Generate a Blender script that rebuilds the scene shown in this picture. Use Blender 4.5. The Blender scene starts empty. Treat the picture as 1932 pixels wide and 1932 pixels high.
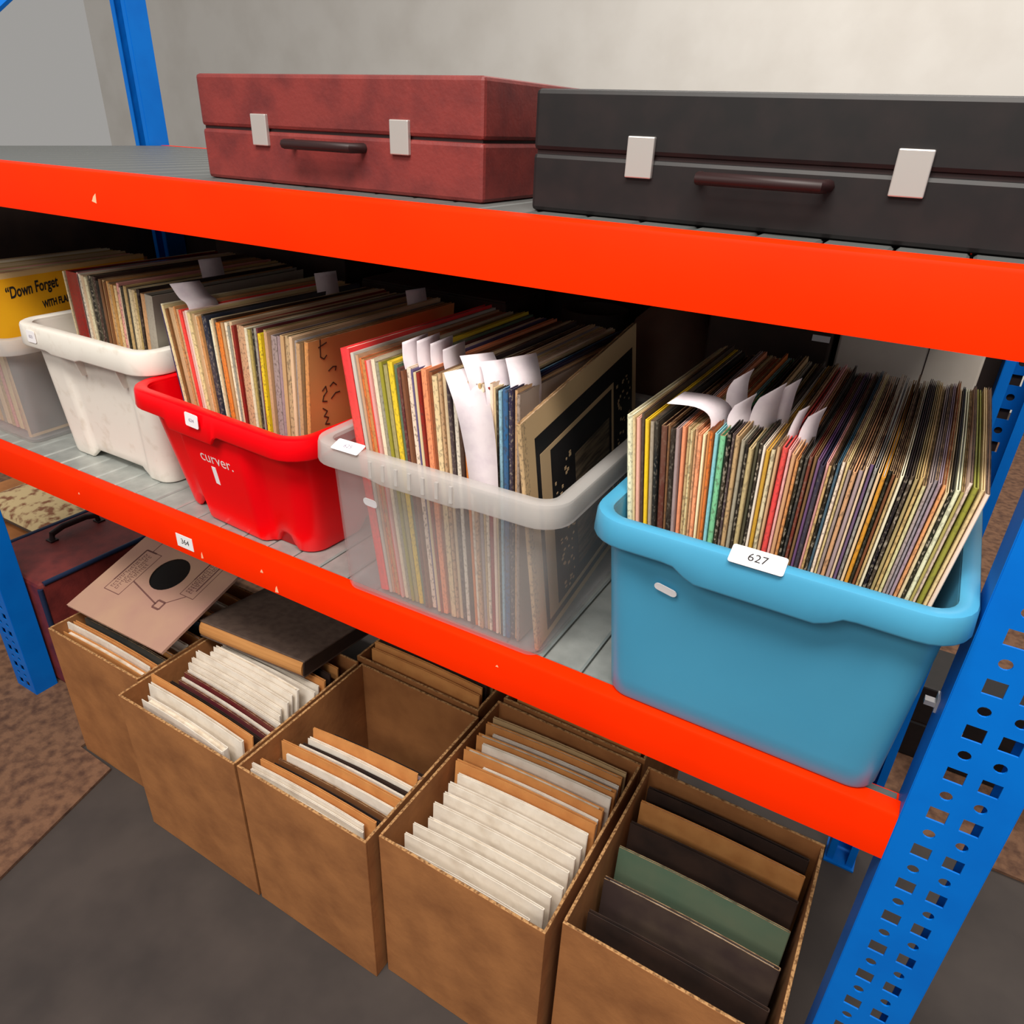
import bpy, math, random
from mathutils import Vector, Matrix
random.seed(7)
PI = math.pi; rad = math.radians
W0 = 0.71                     # height of the lower shelf above the floor (all coordinates below are relative to that shelf)
sc = bpy.context.scene

# ------------------------------------------------------------------ camera
F = 1371.0
CX, CY, CZ = (Vector((0.86047156, 0.26709746, -0.43387514)), Vector((0.50813715, -0.38767552, 0.76909319)),
              Vector((0.03722007, -0.88225089, -0.4693059)))
CAM = Vector((0.0, -0.5993, 0.56))
right = Vector((CX[0], CY[0], CZ[0])); down = Vector((CX[1], CY[1], CZ[1])); fwd = Vector((CX[2], CY[2], CZ[2]))
cd = bpy.data.cameras.new('camera'); cam = bpy.data.objects.new('camera', cd); sc.collection.objects.link(cam)
cd.sensor_width = 36; cd.sensor_fit = 'HORIZONTAL'; cd.lens = F / 1932 * 36; cd.clip_start = 0.02; cd.clip_end = 60
M = Matrix((right, -down, -fwd)).transposed().to_4x4(); M.translation = CAM + Vector((0, 0, W0)); cam.matrix_world = M
sc.camera = cam

# ------------------------------------------------------------------ light
w = bpy.data.worlds.new('world'); sc.world = w; w.use_nodes = True
bg = w.node_tree.nodes['Background']; bg.inputs[0].default_value = (1.0, 0.965, 0.92, 1); bg.inputs[1].default_value = 0.34
def area(name, loc, target, sx, sy, power, col):
    l = bpy.data.lights.new(name, 'AREA'); l.shape = 'RECTANGLE'; l.size = sx; l.size_y = sy; l.energy = power; l.color = col
    o = bpy.data.objects.new(name, l); sc.collection.objects.link(o); o.location = loc
    o.rotation_euler = (Vector(target) - Vector(loc)).to_track_quat('-Z', 'Y').to_euler()
    return o
area('ceiling_light_front', (-0.05, -1.10, 3.0), (-0.4, -0.1, 0.6), 1.8, 0.5, 86, (1.0, 0.95, 0.88))
area('ceiling_light_side', (-0.6, -2.6, 3.0), (-0.5, 0.0, 0.5), 2.0, 0.6, 42, (1.0, 0.95, 0.88))
area('ceiling_light_back', (-0.5, 2.2, 3.2), (-0.5, 2.6, 0), 2.4, 0.6, 60, (1.0, 0.95, 0.88))
sc.view_settings.view_transform = 'Standard'; sc.view_settings.look = 'None'
sc.view_settings.exposure = 0.0; sc.view_settings.gamma = 1.0; sc.view_settings.use_curve_mapping = False

# ------------------------------------------------------------------ materials
def lin(c):
    return tuple((x / 12.92 if x <= .04045 else ((x + .055) / 1.055) ** 2.4) for x in (v / 255 for v in c))
def mat(name, rgb, rough=.6, metal=0, noise=None, spec=.4, bump=0, bscale=60, sub=0, coat=0):
    m = bpy.data.materials.new(name); m.use_nodes = True; nt = m.node_tree; b = nt.nodes['Principled BSDF']
    c = lin(rgb); b.inputs['Base Color'].default_value = (*c, 1); b.inputs['Roughness'].default_value = rough
    b.inputs['Metallic'].default_value = metal; b.inputs['Specular IOR Level'].default_value = spec
    if coat: b.inputs['Coat Weight'].default_value = coat; b.inputs['Coat Roughness'].default_value = .15
    if sub:
        b.inputs['Subsurface Weight'].default_value = sub; b.inputs['Subsurface Radius'].default_value = (.02, .02, .02); b.inputs['Subsurface Scale'].default_value = .5
    tc = nt.nodes.new('ShaderNodeTexCoord')
    if noise:                                  # (scale, second colour, low, high[, stretch])
        mp = nt.nodes.new('ShaderNodeMapping'); nt.links.new(tc.outputs['Object'], mp.inputs[0])
        if len(noise) > 4: mp.inputs['Scale'].default_value = noise[4]
        n = nt.nodes.new('ShaderNodeTexNoise'); n.inputs['Scale'].default_value = noise[0]; n.inputs['Detail'].default_value = 6
        nt.links.new(mp.outputs[0], n.inputs['Vector'])
        r = nt.nodes.new('ShaderNodeValToRGB'); r.color_ramp.elements[0].position = noise[2]; r.color_ramp.elements[1].position = noise[3]
        r.color_ramp.elements[0].color = (*c, 1); r.color_ramp.elements[1].color = (*lin(noise[1]), 1)
        nt.links.new(n.outputs['Fac'], r.inputs[0]); nt.links.new(r.outputs[0], b.inputs['Base Color'])
    if bump:
        n2 = nt.nodes.new('ShaderNodeTexNoise'); n2.inputs['Scale'].default_value = bscale; n2.inputs['Detail'].default_value = 5
        nt.links.new(tc.outputs['Object'], n2.inputs['Vector'])
        bp = nt.nodes.new('ShaderNodeBump'); bp.inputs['Strength'].default_value = bump; bp.inputs['Distance'].default_value = .002
        nt.links.new(n2.outputs['Fac'], bp.inputs['Height']); nt.links.new(bp.outputs[0], b.inputs['Normal'])
    return m

def clear_mat(name, tint, trans, rough=.35):
    m = bpy.data.materials.new(name); m.use_nodes = True; nt = m.node_tree
    out = nt.nodes['Material Output']; b = nt.nodes['Principled BSDF']
    b.inputs['Base Color'].default_value = (*lin(tint), 1); b.inputs['Roughness'].default_value = rough; b.inputs['Specular IOR Level'].default_value = .5
    tl = nt.nodes.new('ShaderNodeBsdfTranslucent'); tl.inputs[0].default_value = (*lin(tint), 1)
    mx = nt.nodes.new('ShaderNodeMixShader'); mx.inputs[0].default_value = .35
    nt.links.new(b.outputs[0], mx.inputs[1]); nt.links.new(tl.outputs[0], mx.inputs[2])
    tr = nt.nodes.new('ShaderNodeBsdfTransparent'); tr.inputs[0].default_value = (.97, .97, .98, 1)
    m2 = nt.nodes.new('ShaderNodeMixShader'); m2.inputs[0].default_value = trans
    nt.links.new(mx.outputs[0], m2.inputs[1]); nt.links.new(tr.outputs[0], m2.inputs[2]); nt.links.new(m2.outputs[0], out.inputs[0])
    return m

def sleeve_mat(name):
    # card sleeves: the object's own colour, faint print along the spine and rubbed edges
    m = bpy.data.materials.new(name); m.use_nodes = True; nt = m.node_tree; N = nt.nodes; L = nt.links; b = N['Principled BSDF']
    oi = N.new('ShaderNodeObjectInfo'); tc = N.new('ShaderNodeTexCoord')
    add = N.new('ShaderNodeVectorMath'); add.operation = 'ADD'
    mulr = N.new('ShaderNodeVectorMath'); mulr.operation = 'SCALE'; comb = N.new('ShaderNodeCombineXYZ')
    for k in range(3): L.new(oi.outputs['Random'], comb.inputs[k])
    L.new(comb.outputs[0], mulr.inputs[0]); mulr.inputs['Scale'].default_value = 37
    L.new(tc.outputs['Object'], add.inputs[0]); L.new(mulr.outputs[0], add.inputs[1])
    mp = N.new('ShaderNodeMapping'); mp.inputs['Scale'].default_value = (380, 380, 240); L.new(add.outputs[0], mp.inputs[0])
    n1 = N.new('ShaderNodeTexNoise'); n1.inputs['Scale'].default_value = 1.0; n1.inputs['Detail'].default_value = 3; L.new(mp.outputs[0], n1.inputs['Vector'])
    r1 = N.new('ShaderNodeValToRGB'); r1.color_ramp.elements[0].position = .52; r1.color_ramp.elements[1].position = .62; L.new(n1.outputs['Fac'], r1.inputs[0])
    n2 = N.new('ShaderNodeTexNoise'); n2.inputs['Scale'].default_value = 14; n2.inputs['Detail'].default_value = 6; L.new(add.outputs[0], n2.inputs['Vector'])
    r2 = N.new('ShaderNodeValToRGB'); r2.color_ramp.elements[0].position = .35; r2.color_ramp.elements[1].position = .75; L.new(n2.outputs['Fac'], r2.inputs[0])
    # contrast colour for the spine print: dark on pale, pale on dark
    hsv = N.new('ShaderNodeSeparateColor'); hsv.mode = 'HSV'; L.new(oi.outputs['Color'], hsv.inputs[0])
    cr = N.new('ShaderNodeValToRGB'); cr.color_ramp.elements[0].position = .08; cr.color_ramp.elements[1].position = .22
    cr.color_ramp.elements[0].color = (.55, .47, .36, 1); cr.color_ramp.elements[1].color = (.05, .035, .03, 1); L.new(hsv.outputs[2], cr.inputs[0])
    amt = N.new('ShaderNodeMath'); amt.operation = 'MULTIPLY'; L.new(r1.outputs[0], amt.inputs[0])
    pr = N.new('ShaderNodeMath'); pr.operation = 'MULTIPLY'; L.new(oi.outputs['Random'], pr.inputs[0]); pr.inputs[1].default_value = .6
    L.new(pr.outputs[0], amt.inputs[1])
    sep = N.new('ShaderNodeSeparateXYZ'); L.new(tc.outputs['Object'], sep.inputs[0]); lt = N.new('ShaderNodeMath'); lt.operation = 'LESS_THAN'; lt.inputs[1].default_value = -.1535
    L.new(sep.outputs[1], lt.inputs[0]); am2 = N.new('ShaderNodeMath'); am2.operation = 'MULTIPLY'; L.new(amt.outputs[0], am2.inputs[0]); L.new(lt.outputs[0], am2.inputs[1])
    mx = N.new('ShaderNodeMix'); mx.data_type = 'RGBA'; L.new(am2.outputs[0], mx.inputs[0]); L.new(oi.outputs['Color'], mx.inputs[6]); L.new(cr.outputs[0], mx.inputs[7])
    mx2 = N.new('ShaderNodeMix'); mx2.data_type = 'RGBA'; mx2.inputs[7].default_value = (.38, .27, .16, 1)
    k = N.new('ShaderNodeMath'); k.operation = 'MULTIPLY'; k.inputs[1].default_value = .16; L.new(r2.outputs[0], k.inputs[0])
    L.new(k.outputs[0], mx2.inputs[0]); L.new(mx.outputs[2], mx2.inputs[6]); L.new(mx2.outputs[2], b.inputs['Base Color'])
    b.inputs['Roughness'].default_value = .55; b.inputs['Specular IOR Level'].default_value = .3
    return m

ORANGE = mat('orange_powder_coat', (244, 44, 0), .5, noise=(9, (238, 40, 0), .35, .8), spec=.05)
BLUE = mat('blue_powder_coat', (0, 110, 206), .45, noise=(14, (0, 100, 194), .4, .8), spec=.2)
GALV = mat('galvanised_steel', (186, 190, 186), .42, .45, noise=(28, (156, 160, 157), .35, .75), spec=.5)
GREYDECK = mat('dull_steel', (110, 112, 110), .5, .5)
BLUEP = mat('blue_plastic', (76, 160, 197), .36, noise=(6, (70, 153, 191), .3, .8), spec=.5, sub=.15)
REDP = mat('red_plastic', (246, 0, 14), .32, spec=.25, sub=.1)
WHITEP = mat('white_plastic', (232, 226, 216), .45, noise=(45, (214, 204, 190), .55, .8), spec=.4)
CLEARP = clear_mat('clear_milky_plastic', (222, 218, 216), .75)
CLEARR = clear_mat('clear_thick_plastic', (226, 222, 218), .50)
SLV = sleeve_mat('card_sleeve')
EDGE = mat('card_edge', (168, 134, 98), .85, noise=(90, (92, 66, 46), .40, .66))
EDGED = mat('dark_card_edge', (84, 62, 48), .85, noise=(90, (40, 30, 26), .40, .66))
INNER = mat('inner_paper', (226, 214, 196), .8, noise=(40, (190, 172, 148), .4, .7))
VINYL = mat('black_vinyl', (14, 13, 14), .25, spec=.6)
PAPER = mat('white_paper', (226, 214, 218), .75, noise=(60, (210, 196, 204), .45, .75))
PAPERD = mat('white_label', (244, 240, 242), .6)
INK = mat('black_ink', (28, 24, 26), .6)
INKG = mat('faint_ink', (150, 140, 160), .6)
INKB = mat('brown_ink', (110, 72, 66), .7)
CARD = mat('cardboard', (168, 110, 62), .85, noise=(16, (138, 86, 46), .35, .75), bump=.25, bscale=90)
CARDE = mat('cardboard_edge', (192, 146, 96), .9, noise=(220, (120, 82, 48), .42, .62))
KRAFT = mat('kraft_paper', (214, 148, 84), .8, noise=(22, (192, 124, 66), .4, .75))
CREAMP = mat('cream_paper', (238, 228, 214), .8, noise=(30, (216, 202, 184), .45, .75))
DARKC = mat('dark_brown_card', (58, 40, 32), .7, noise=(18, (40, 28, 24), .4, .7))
WHITE_INK = mat('white_print', (240, 226, 222), .6)
BLACKP = mat('black_case', (20, 17, 18), .5, noise=(40, (32, 24, 24), .4, .8))
MAROON = mat('maroon_leatherette', (122, 46, 42), .55, noise=(30, (92, 34, 34), .4, .75), bump=.2, bscale=220)
NAVY = mat('navy_piping', (30, 44, 72), .4)
DARKBROWN = mat('dark_handle', (40, 20, 20), .5)
BOARD = mat('dark_album_board', (98, 80, 70), .75, noise=(60, (76, 60, 53), .4, .75))
TANP = mat('tan_page_edges', (206, 146, 84), .85, noise=(8, (182, 122, 66), .35, .7, (1, 30, 30)))
FLOORM = mat('dark_floor', (72, 64, 60), .8, noise=(7, (54, 48, 46), .35, .75))
RUGM = mat('brown_rug', (122, 88, 66), .95, noise=(48, (82, 56, 44), .40, .68), bump=.5, bscale=160)
WALLM = mat('white_painted_wall', (236, 232, 226), .8, noise=(3, (226, 221, 214), .4, .7))
SCRATCH = mat('bare_scratch', (255, 190, 150), .5)
WBOX = mat('white_carton', (226, 214, 200), .7, noise=(10, (208, 194, 178), .4, .8))
YELLOW = mat('yellow_cover', (232, 168, 20), .5, noise=(12, (220, 150, 12), .4, .7))
CHROME = mat('zinc_clip', (205, 200, 195), .35, .6)

# ------------------------------------------------------------------ mesh helpers
class MB:
    def __init__(s): s.v = []; s.f = []; s.m = []
    def add(s, vs, fs, mi=0):
        o = len(s.v); s.v += [Vector(p) for p in vs]
        for f in fs: s.f.append([i + o for i in f]); s.m.append(mi)
    def box(s, a, b, mi=0):
        x0, y0, z0 = a; x1, y1, z1 = b
        s.add([(x0,y0,z0),(x1,y0,z0),(x1,y1,z0),(x0,y1,z0),(x0,y0,z1),(x1,y0,z1),(x1,y1,z1),(x0,y1,z1)],
              [(3,2,1,0),(4,5,6,7),(0,1,5,4),(1,2,6,5),(2,3,7,6),(3,0,4,7)], mi)
    def obox(s, c, ax, h, mi=0):
        c = Vector(c); X, Y, Z = [Vector(a) for a in ax]; vs = []
        for k in (-1, 1):
            for (i, j) in ((-1,-1),(1,-1),(1,1),(-1,1)): vs.append(c + X*i*h[0] + Y*j*h[1] + Z*k*h[2])
        s.add(vs, [(3,2,1,0),(4,5,6,7),(0,1,5,4),(1,2,6,5),(2,3,7,6),(3,0,4,7)], mi)
    def prism(s, poly, fn, h0, h1, mi=0):         # poly of 2-D points, fn(u, v, h) -> 3-D
        n = len(poly)
        s.add([fn(u, v, h0) for u, v in poly] + [fn(u, v, h1) for u, v in poly],
              [tuple(range(n))[::-1], tuple(range(n, 2*n))] + [(i, (i+1) % n, n + (i+1) % n, n + i) for i in range(n)], mi)
    def loft(s, rings, cap0=False, cap1=False, closed=False, mi=0):
        n = len(rings[0]); vs = [p for r in rings for p in r]; fs = []
        R = len(rings)
        for r in range(R if closed else R - 1):
            q = (r + 1) % R
            for i in range(n): fs.append((r*n + i, r*n + (i+1) % n, q*n + (i+1) % n, q*n + i))
        if cap0: fs.append(tuple(range(n))[::-1])
        if cap1: fs.append(tuple(range((R-1)*n, R*n)))
        s.add(vs, fs, mi)
    def tube(s, path, r, n=8, mi=0):
        path = [Vector(p) for p in path]; rings = []
        for i, p in enumerate(path):
            t = (path[min(i+1, len(path)-1)] - path[max(i-1, 0)]).normalized()
            a = t.cross(Vector((0,0,1)) if abs(t.z) < .9 else Vector((1,0,0))).normalized(); b = t.cross(a)
            rings.append([p + (a*math.cos(2*PI*k/n) + b*math.sin(2*PI*k/n))*r for k in range(n)])
        s.loft(rings, True, True, mi=mi)
    def mesh(s, name, mats, origin=(0,0,0), smooth=None):
        me = bpy.data.meshes.new(name); o = Vector(origin)
        me.from_pydata([tuple(p - o) for p in s.v], [], s.f)
        for m in mats: me.materials.append(m)
        for i, p in enumerate(me.polygons): p.material_index = s.m[i]
        if smooth:
            for p in me.polygons: p.use_smooth = True
            me.set_sharp_from_angle(angle=rad(smooth))
        me.update(); return me
    def build(s, name, mats, parent=None, origin=None, smooth=None, bevel=0):
        if not isinstance(mats, (list, tuple)): mats = [mats]
        if parent is not None: origin = parent.get('_o', (0,0,0))
        elif origin is None:
            origin = (sum(p.x for p in s.v)/len(s.v), sum(p.y for p in s.v)/len(s.v), min(p.z for p in s.v))
        return link(name, s.mesh(name, mats, origin, smooth), parent, origin, bevel)
ORIG = {}
def link(name, data, parent=None, origin=(0,0,0), bevel=0):
    o = bpy.data.objects.new(name, data); sc.collection.objects.link(o)
    if parent is not None: o.parent = parent
    else: o.location = Vector(origin) + Vector((0,0,W0))
    ORIG[o.name] = Vector(origin)
    if bevel:
        b = o.modifiers.new('bevel', 'BEVEL'); b.width = bevel; b.segments = 2; b.limit_method = 'ANGLE'; b.angle_limit = rad(40)
    return o
def part(mb, name, mats, parent, smooth=None, bevel=0, label=None):
    if not isinstance(mats, (list, tuple)): mats = [mats]
    origin = ORIG[parent.name]
    o = link(name, mb.mesh(name, mats, origin, smooth), parent, origin, bevel)
    if label: o['label'] = label
    return o
def thing(name, label, cat, origin, group=None):
    o = link(name, None, None, origin); o.empty_display_size = .05; return tag(o, label, cat, group)
def tag(o, label=None, cat=None, group=None, kind=None):
    if label: o['label'] = label
    if cat: o['category'] = cat
    if group: o['group'] = group
    if kind: o['kind'] = kind
    return o
def px(u, v, axis, val):
    d = right*((u-966)/F) + down*((v-966)/F) + fwd; t = (val - CAM[axis])/d[axis]; return CAM + d*t
def text_mb(body, size, fn, shear=0, mi=0, mb=None, align='CENTER', depth=.0003, bold=0):
    cu = bpy.data.curves.new('t', 'FONT'); cu.body = body; cu.size = size; cu.align_x = align; cu.align_y = 'CENTER'; cu.shear = shear; cu.offset = bold
    o = bpy.data.objects.new('t', cu); sc.collection.objects.link(o)
    dg = bpy.context.evaluated_depsgraph_get(); me = bpy.data.meshes.new_from_object(o.evaluated_get(dg))
    mb = mb or MB(); mb.add([fn(p.co.x, p.co.y, depth) for p in me.vertices], [tuple(p.vertices) for p in me.polygons], mi)
    bpy.data.objects.remove(o); bpy.data.curves.remove(cu); bpy.data.meshes.remove(me)
    return mb
ONES = ['', 'first', 'second', 'third', 'fourth', 'fifth', 'sixth', 'seventh', 'eighth', 'ninth', 'tenth', 'eleventh', 'twelfth', 'thirteenth',
        'fourteenth', 'fifteenth', 'sixteenth', 'seventeenth', 'eighteenth', 'nineteenth']
TENS = ['', '', 'twenty', 'thirty', 'forty', 'fifty', 'sixty', 'seventy', 'eighty', 'ninety']
def nth(n):
    if n < 20: return ONES[n]
    t, o = divmod(n, 10)
    return TENS[t] + '-' + ONES[o] if o else TENS[t][:-1] + 'ieth'

# ------------------------------------------------------------------ the room
mb = MB(); mb.box((-7, -4, -W0 - .05), (5, 4.2, -W0)); tag(mb.build('floor', FLOORM), kind='structure')
mb = MB(); mb.box((-7, 4.0, -W0), (5, 4.1, 2.6)); tag(mb.build('wall_back', WALLM), kind='structure')
mb = MB()
mb.prism([(-4.4, -1.6), (-1.19, -.42), (-1.285, -.045), (-1.398, -.042), (-1.40, .97), (-4.4, 1.4)], lambda a, b, h: (a, b, h), -W0 + .001, -W0 + .007)
tag(mb.build('rug', RUGM), 'worn brown mottled rug on the floor left of the cardboard boxes', 'rug')
mb = MB(); mb.box((.12, .72, -W0 + .001), (2.6, 3.6, -W0 + .007))
tag(mb.build('rug', RUGM), 'brown rug on the floor behind the right-hand blue post', 'rug')

# ------------------------------------------------------------------ shelving unit
XL, XR, YB, ZU = -1.640, .094, .62, .43       # inner faces of the posts, depth, underside of the upper beam
rack = thing('shelving_unit', 'orange and blue steel shelving unit with galvanised decks', 'shelving', (-.7, .3, -W0))
def upright_mesh(x0, flip, y0, wdt=.079):
    """perforated channel; face at y0, flanges reach towards flip"""
    mb = MB(); zb, zt = -W0 + .004, .95
    cols = [x0 + .026, x0 + .053] if wdt > .06 else [x0 + wdt/2]
    def sq(cx, cz, r):
        pts = []
        for k in range(16):
            q, t = divmod(k, 4); t = t/4*2 - 1
            p = [(t, -1), (1, t), (-t, 1), (-1, -t)][q]; pts.append((cx + p[0]*r[0], cz + p[1]*r[1]))
        return pts
    z = zb; k = 0
    zc = -.68 + .0                              # first hole row
    while zc < zt - .02:
        isq = (round((zc - .02)/.025) % 2 == 0)
        for cx in cols:
            outer = sq(cx, zc, (.0135, .0125))
            if isq: inner = sq(cx, zc, (.0078, .0078))
            else:
                inner = []
                for a in outer: ang = math.atan2(a[1]-zc, a[0]-cx); inner.append((cx + .0052*math.cos(ang), zc + .0052*math.sin(ang)))
            vs = [(p[0], y0, p[1]) for p in outer] + [(p[0], y0, p[1]) for p in inner]
            fs = [(i, (i+1) % 16, 16 + (i+1) % 16, 16 + i) for i in range(16)]
            mb.add(vs, fs if flip > 0 else [f[::-1] for f in fs])
        zc += .025
    ze = zc - .0125; zs = -.68 - .0125
    def quad(a, b, c, d): mb.add([a, b, c, d], [(0,1,2,3)] if flip > 0 else [(3,2,1,0)])
    for xa, xb in ((x0, cols[0]-.0135), (cols[-1]+.0135, x0 + wdt)): quad((xa,y0,zs),(xb,y0,zs),(xb,y0,ze),(xa,y0,ze))
    quad((x0,y0,zb),(x0+wdt,y0,zb),(x0+wdt,y0,zs),(x0,y0,zs))
    y1 = y0 + flip*.05
    quad((x0,y1,zb),(x0,y0,zb),(x0,y0,ze),(x0,y1,ze)); quad((x0+wdt,y0,zb),(x0+wdt,y1,zb),(x0+wdt,y1,ze),(x0+wdt,y0,ze))
    quad((x0,y1,zb),(x0,y1,ze),(x0+.012,y1,ze),(x0+.012,y1,zb)); quad((x0+wdt-.012,y1,zb),(x0+wdt-.012,y1,ze),(x0+wdt,y1,ze),(x0+wdt,y1,zb))
    return mb
ups = {}
for nm, x0, y0, fl in (('front right', XR, 0, 1), ('front left', XL - .079, 0, 1), ('back right', XR, YB, -1), ('back left', XL - .048, YB, -1)):
    wd_ = .079 if fl > 0 else .048; u = part(upright_mesh(x0, fl, y0, wd_), 'upright', BLUE, rack, label=nm + ' blue perforated post'); ups[nm] = u
    so = u.modifiers.new('solidify', 'SOLIDIFY'); so.thickness = .0018; so.offset = 0
    f = MB(); f.box((x0 - .004, min(y0, y0 + fl*.056) - .002, -W0 + .0005), (x0 + wd_ + .004, max(y0, y0 + fl*.056) + .002, -W0 + .0045)); part(f, 'foot_plate', BLUE, u)
for sx in (XL - .030,):              # end frame bracing
    for za, zb_ in ((.52, .90),):
        b = MB(); b.tube([(sx, .06, za), (sx, YB - .06, zb_)], .008, 6); part(b, 'brace', BLUE, rack, 40)
c = MB(); c.box((XR - .012, .034, .108), (XR + .004, .042, .113)); c.box((XR - .003, .032, .104), (XR + .001, .046, .119)); part(c, 'locking_clip', CHROME, ups['front right'])
bolt = MB(); bolt.tube([(XL - .012, -.001, -.36), (XL - .012, -.006, -.36)], .006, 6); part(bolt, 'bolt', CHROME, ups['front left'])

def beam(z1, y0, sgn, lab):
    mb = MB(); z0 = z1 - .06
    prof = [(0, z0), (0, z1 - .004), (.0015, z1 - .0012), (.005, z1), (.021, z1), (.021, z1 - .014), (.046, z1 - .014), (.046, z1 - .017), (.024, z1 - .017), (.024, z0)]
    n = len(prof); vs = [(XL + .001, y0 + sgn*a, b) for a, b in prof] + [(XR - .001, y0 + sgn*a, b) for a, b in prof]
    fs = [tuple(range(n)), tuple(range(n, 2*n))[::-1]] + [(i, i + n, (i+1) % n + n, (i+1) % n) for i in range(n)]
    mb.add(vs, fs if sgn > 0 else [f[::-1] for f in fs])
    return part(mb, 'beam', ORANGE, rack, 30, label=lab)
bp_ = MB(); bp_.box((XL - .10, YB + .004, -W0 + .06), (XR + .03, YB + .009, ZU + .055)); part(bp_, 'back_panel', mat('dark_blocker_board', (52, 38, 32), .8, noise=(8, (38, 28, 25), .4, .7)), rack, label='added dark brown board blocking light from behind the shelves')  # added board: blocks light through the open back so the shelf interior stays dark
ep_ = MB(); ep_.box((XL - .066, .056, .0), (XL - .062, YB + .003, ZU + .055)); part(ep_, 'added_end_board', DARKC, rack, label='added dark brown board hiding the bright wall at the left end of the lower shelf')  # added board: keeps the open left end dark by covering the pale wall beyond
bl = beam(0, 0, 1, 'lower front orange beam'); bu = beam(ZU + .06, 0, 1, 'upper front orange beam')
beam(0, YB, -1, 'lower rear orange beam'); beam(ZU + .06, YB, -1, 'upper rear orange beam')
# sticker, chips and scratches on the beams
s = MB(); s.box((-.945, -.0006, -.049), (-.907, 0, -.026)); st = part(s, 'label', PAPERD, bl, label='small white number label stuck on the lower beam')
part(text_mb('364', .013, lambda a, b, d: (-.925 + a, -.0006 - d, -.0375 + b)), 'lettering', INK, st)
for (cx, cz, sx_, sz) in ((-.889, -.049, .0025, .006), (-.755, -.030, .003, .003), (-.728, -.052, .0035, .006), (-1.2, -.03, .002, .002), (-.35, -.022, .002, .0015)):
    m_ = MB(); m_.prism([(cx-sx_, cz-sz), (cx+sx_, cz-sz*.8), (cx+sx_*.3, cz+sz), (cx-sx_*.4, cz+sz*.4)], lambda a, b, h: (a, h, b), -.0003, 0)
    part(m_, 'paint_chip', SCRATCH, bl)
m_ = MB(); m_.prism([(-.977, .454), (-.968, .452), (-.966, .464), (-.972, .460)], lambda a, b, h: (a, h, b), -.0003, 0); part(m_, 'paint_chip', SCRATCH, bu)
PITCH = .0514
def slat_mb(x, z):
    mb = MB(); a = x + .0012; b = x + PITCH - .0012
    mb.prism([(a, z-.0125), (b, z-.0125), (b, z-.002), (b-.0022, z), (a+.0022, z), (a, z-.002)], lambda u, v, h: (u, h, v), YB - .023, .0225)
    return mb
for z, lab, mm in ((-.0005, 'lower shelf deck of galvanised steel strips', GALV), (ZU + .0595, 'upper shelf deck of steel strips', GREYDECK)):
    deck = None
    n = int((XR - XL - .004)//PITCH)
    base = slat_mb(XL + .004, z)
    d0 = MB(); d0.box((XL + .003, .024, z - .0140), (XR - .003, .044, z - .0126)); deck = part(d0, 'shelf_deck', GREYDECK, rack, label=lab)
    me = base.mesh('deck_strip', [mm], ORIG[rack.name])
    for i in range(n):
        o = link('deck_strip', me, deck, ORIG[rack.name]); o.location.x = i*PITCH

# ------------------------------------------------------------------ crates
def rrect(a, b, r, ns=14, nc=6):
    """rounded rectangle, points carry (side, u); starts at the front-left, runs along the front"""
    pts = []
    corners = [((a-r, -b+r), -PI/2), ((a-r, b-r), 0), ((-a+r, b-r), PI/2), ((-a+r, -b+r), PI)]
    sides = [((-a+r, -b), (a-r, -b)), ((a, -b+r), (a, b-r)), ((a-r, b), (-a+r, b)), ((-a, b-r), (-a, -b+r))]
    for q in range(4):
        p0, p1 = sides[q]
        for i in range(ns):
            t = i/ns; pts.append((p0[0]+(p1[0]-p0[0])*t, p0[1]+(p1[1]-p0[1])*t, q, t*2-1))
        (cx, cy), a0 = corners[q]
        for i in range(nc):
            an = a0 + PI/2*i/nc; pts.append((cx + r*math.cos(an), cy + r*math.sin(an), -1 - q, 0))
    return pts
def sm(x, a, b):
    t = max(0, min(1, (x-a)/(b-a))); return t*t*(3-2*t)
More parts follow.
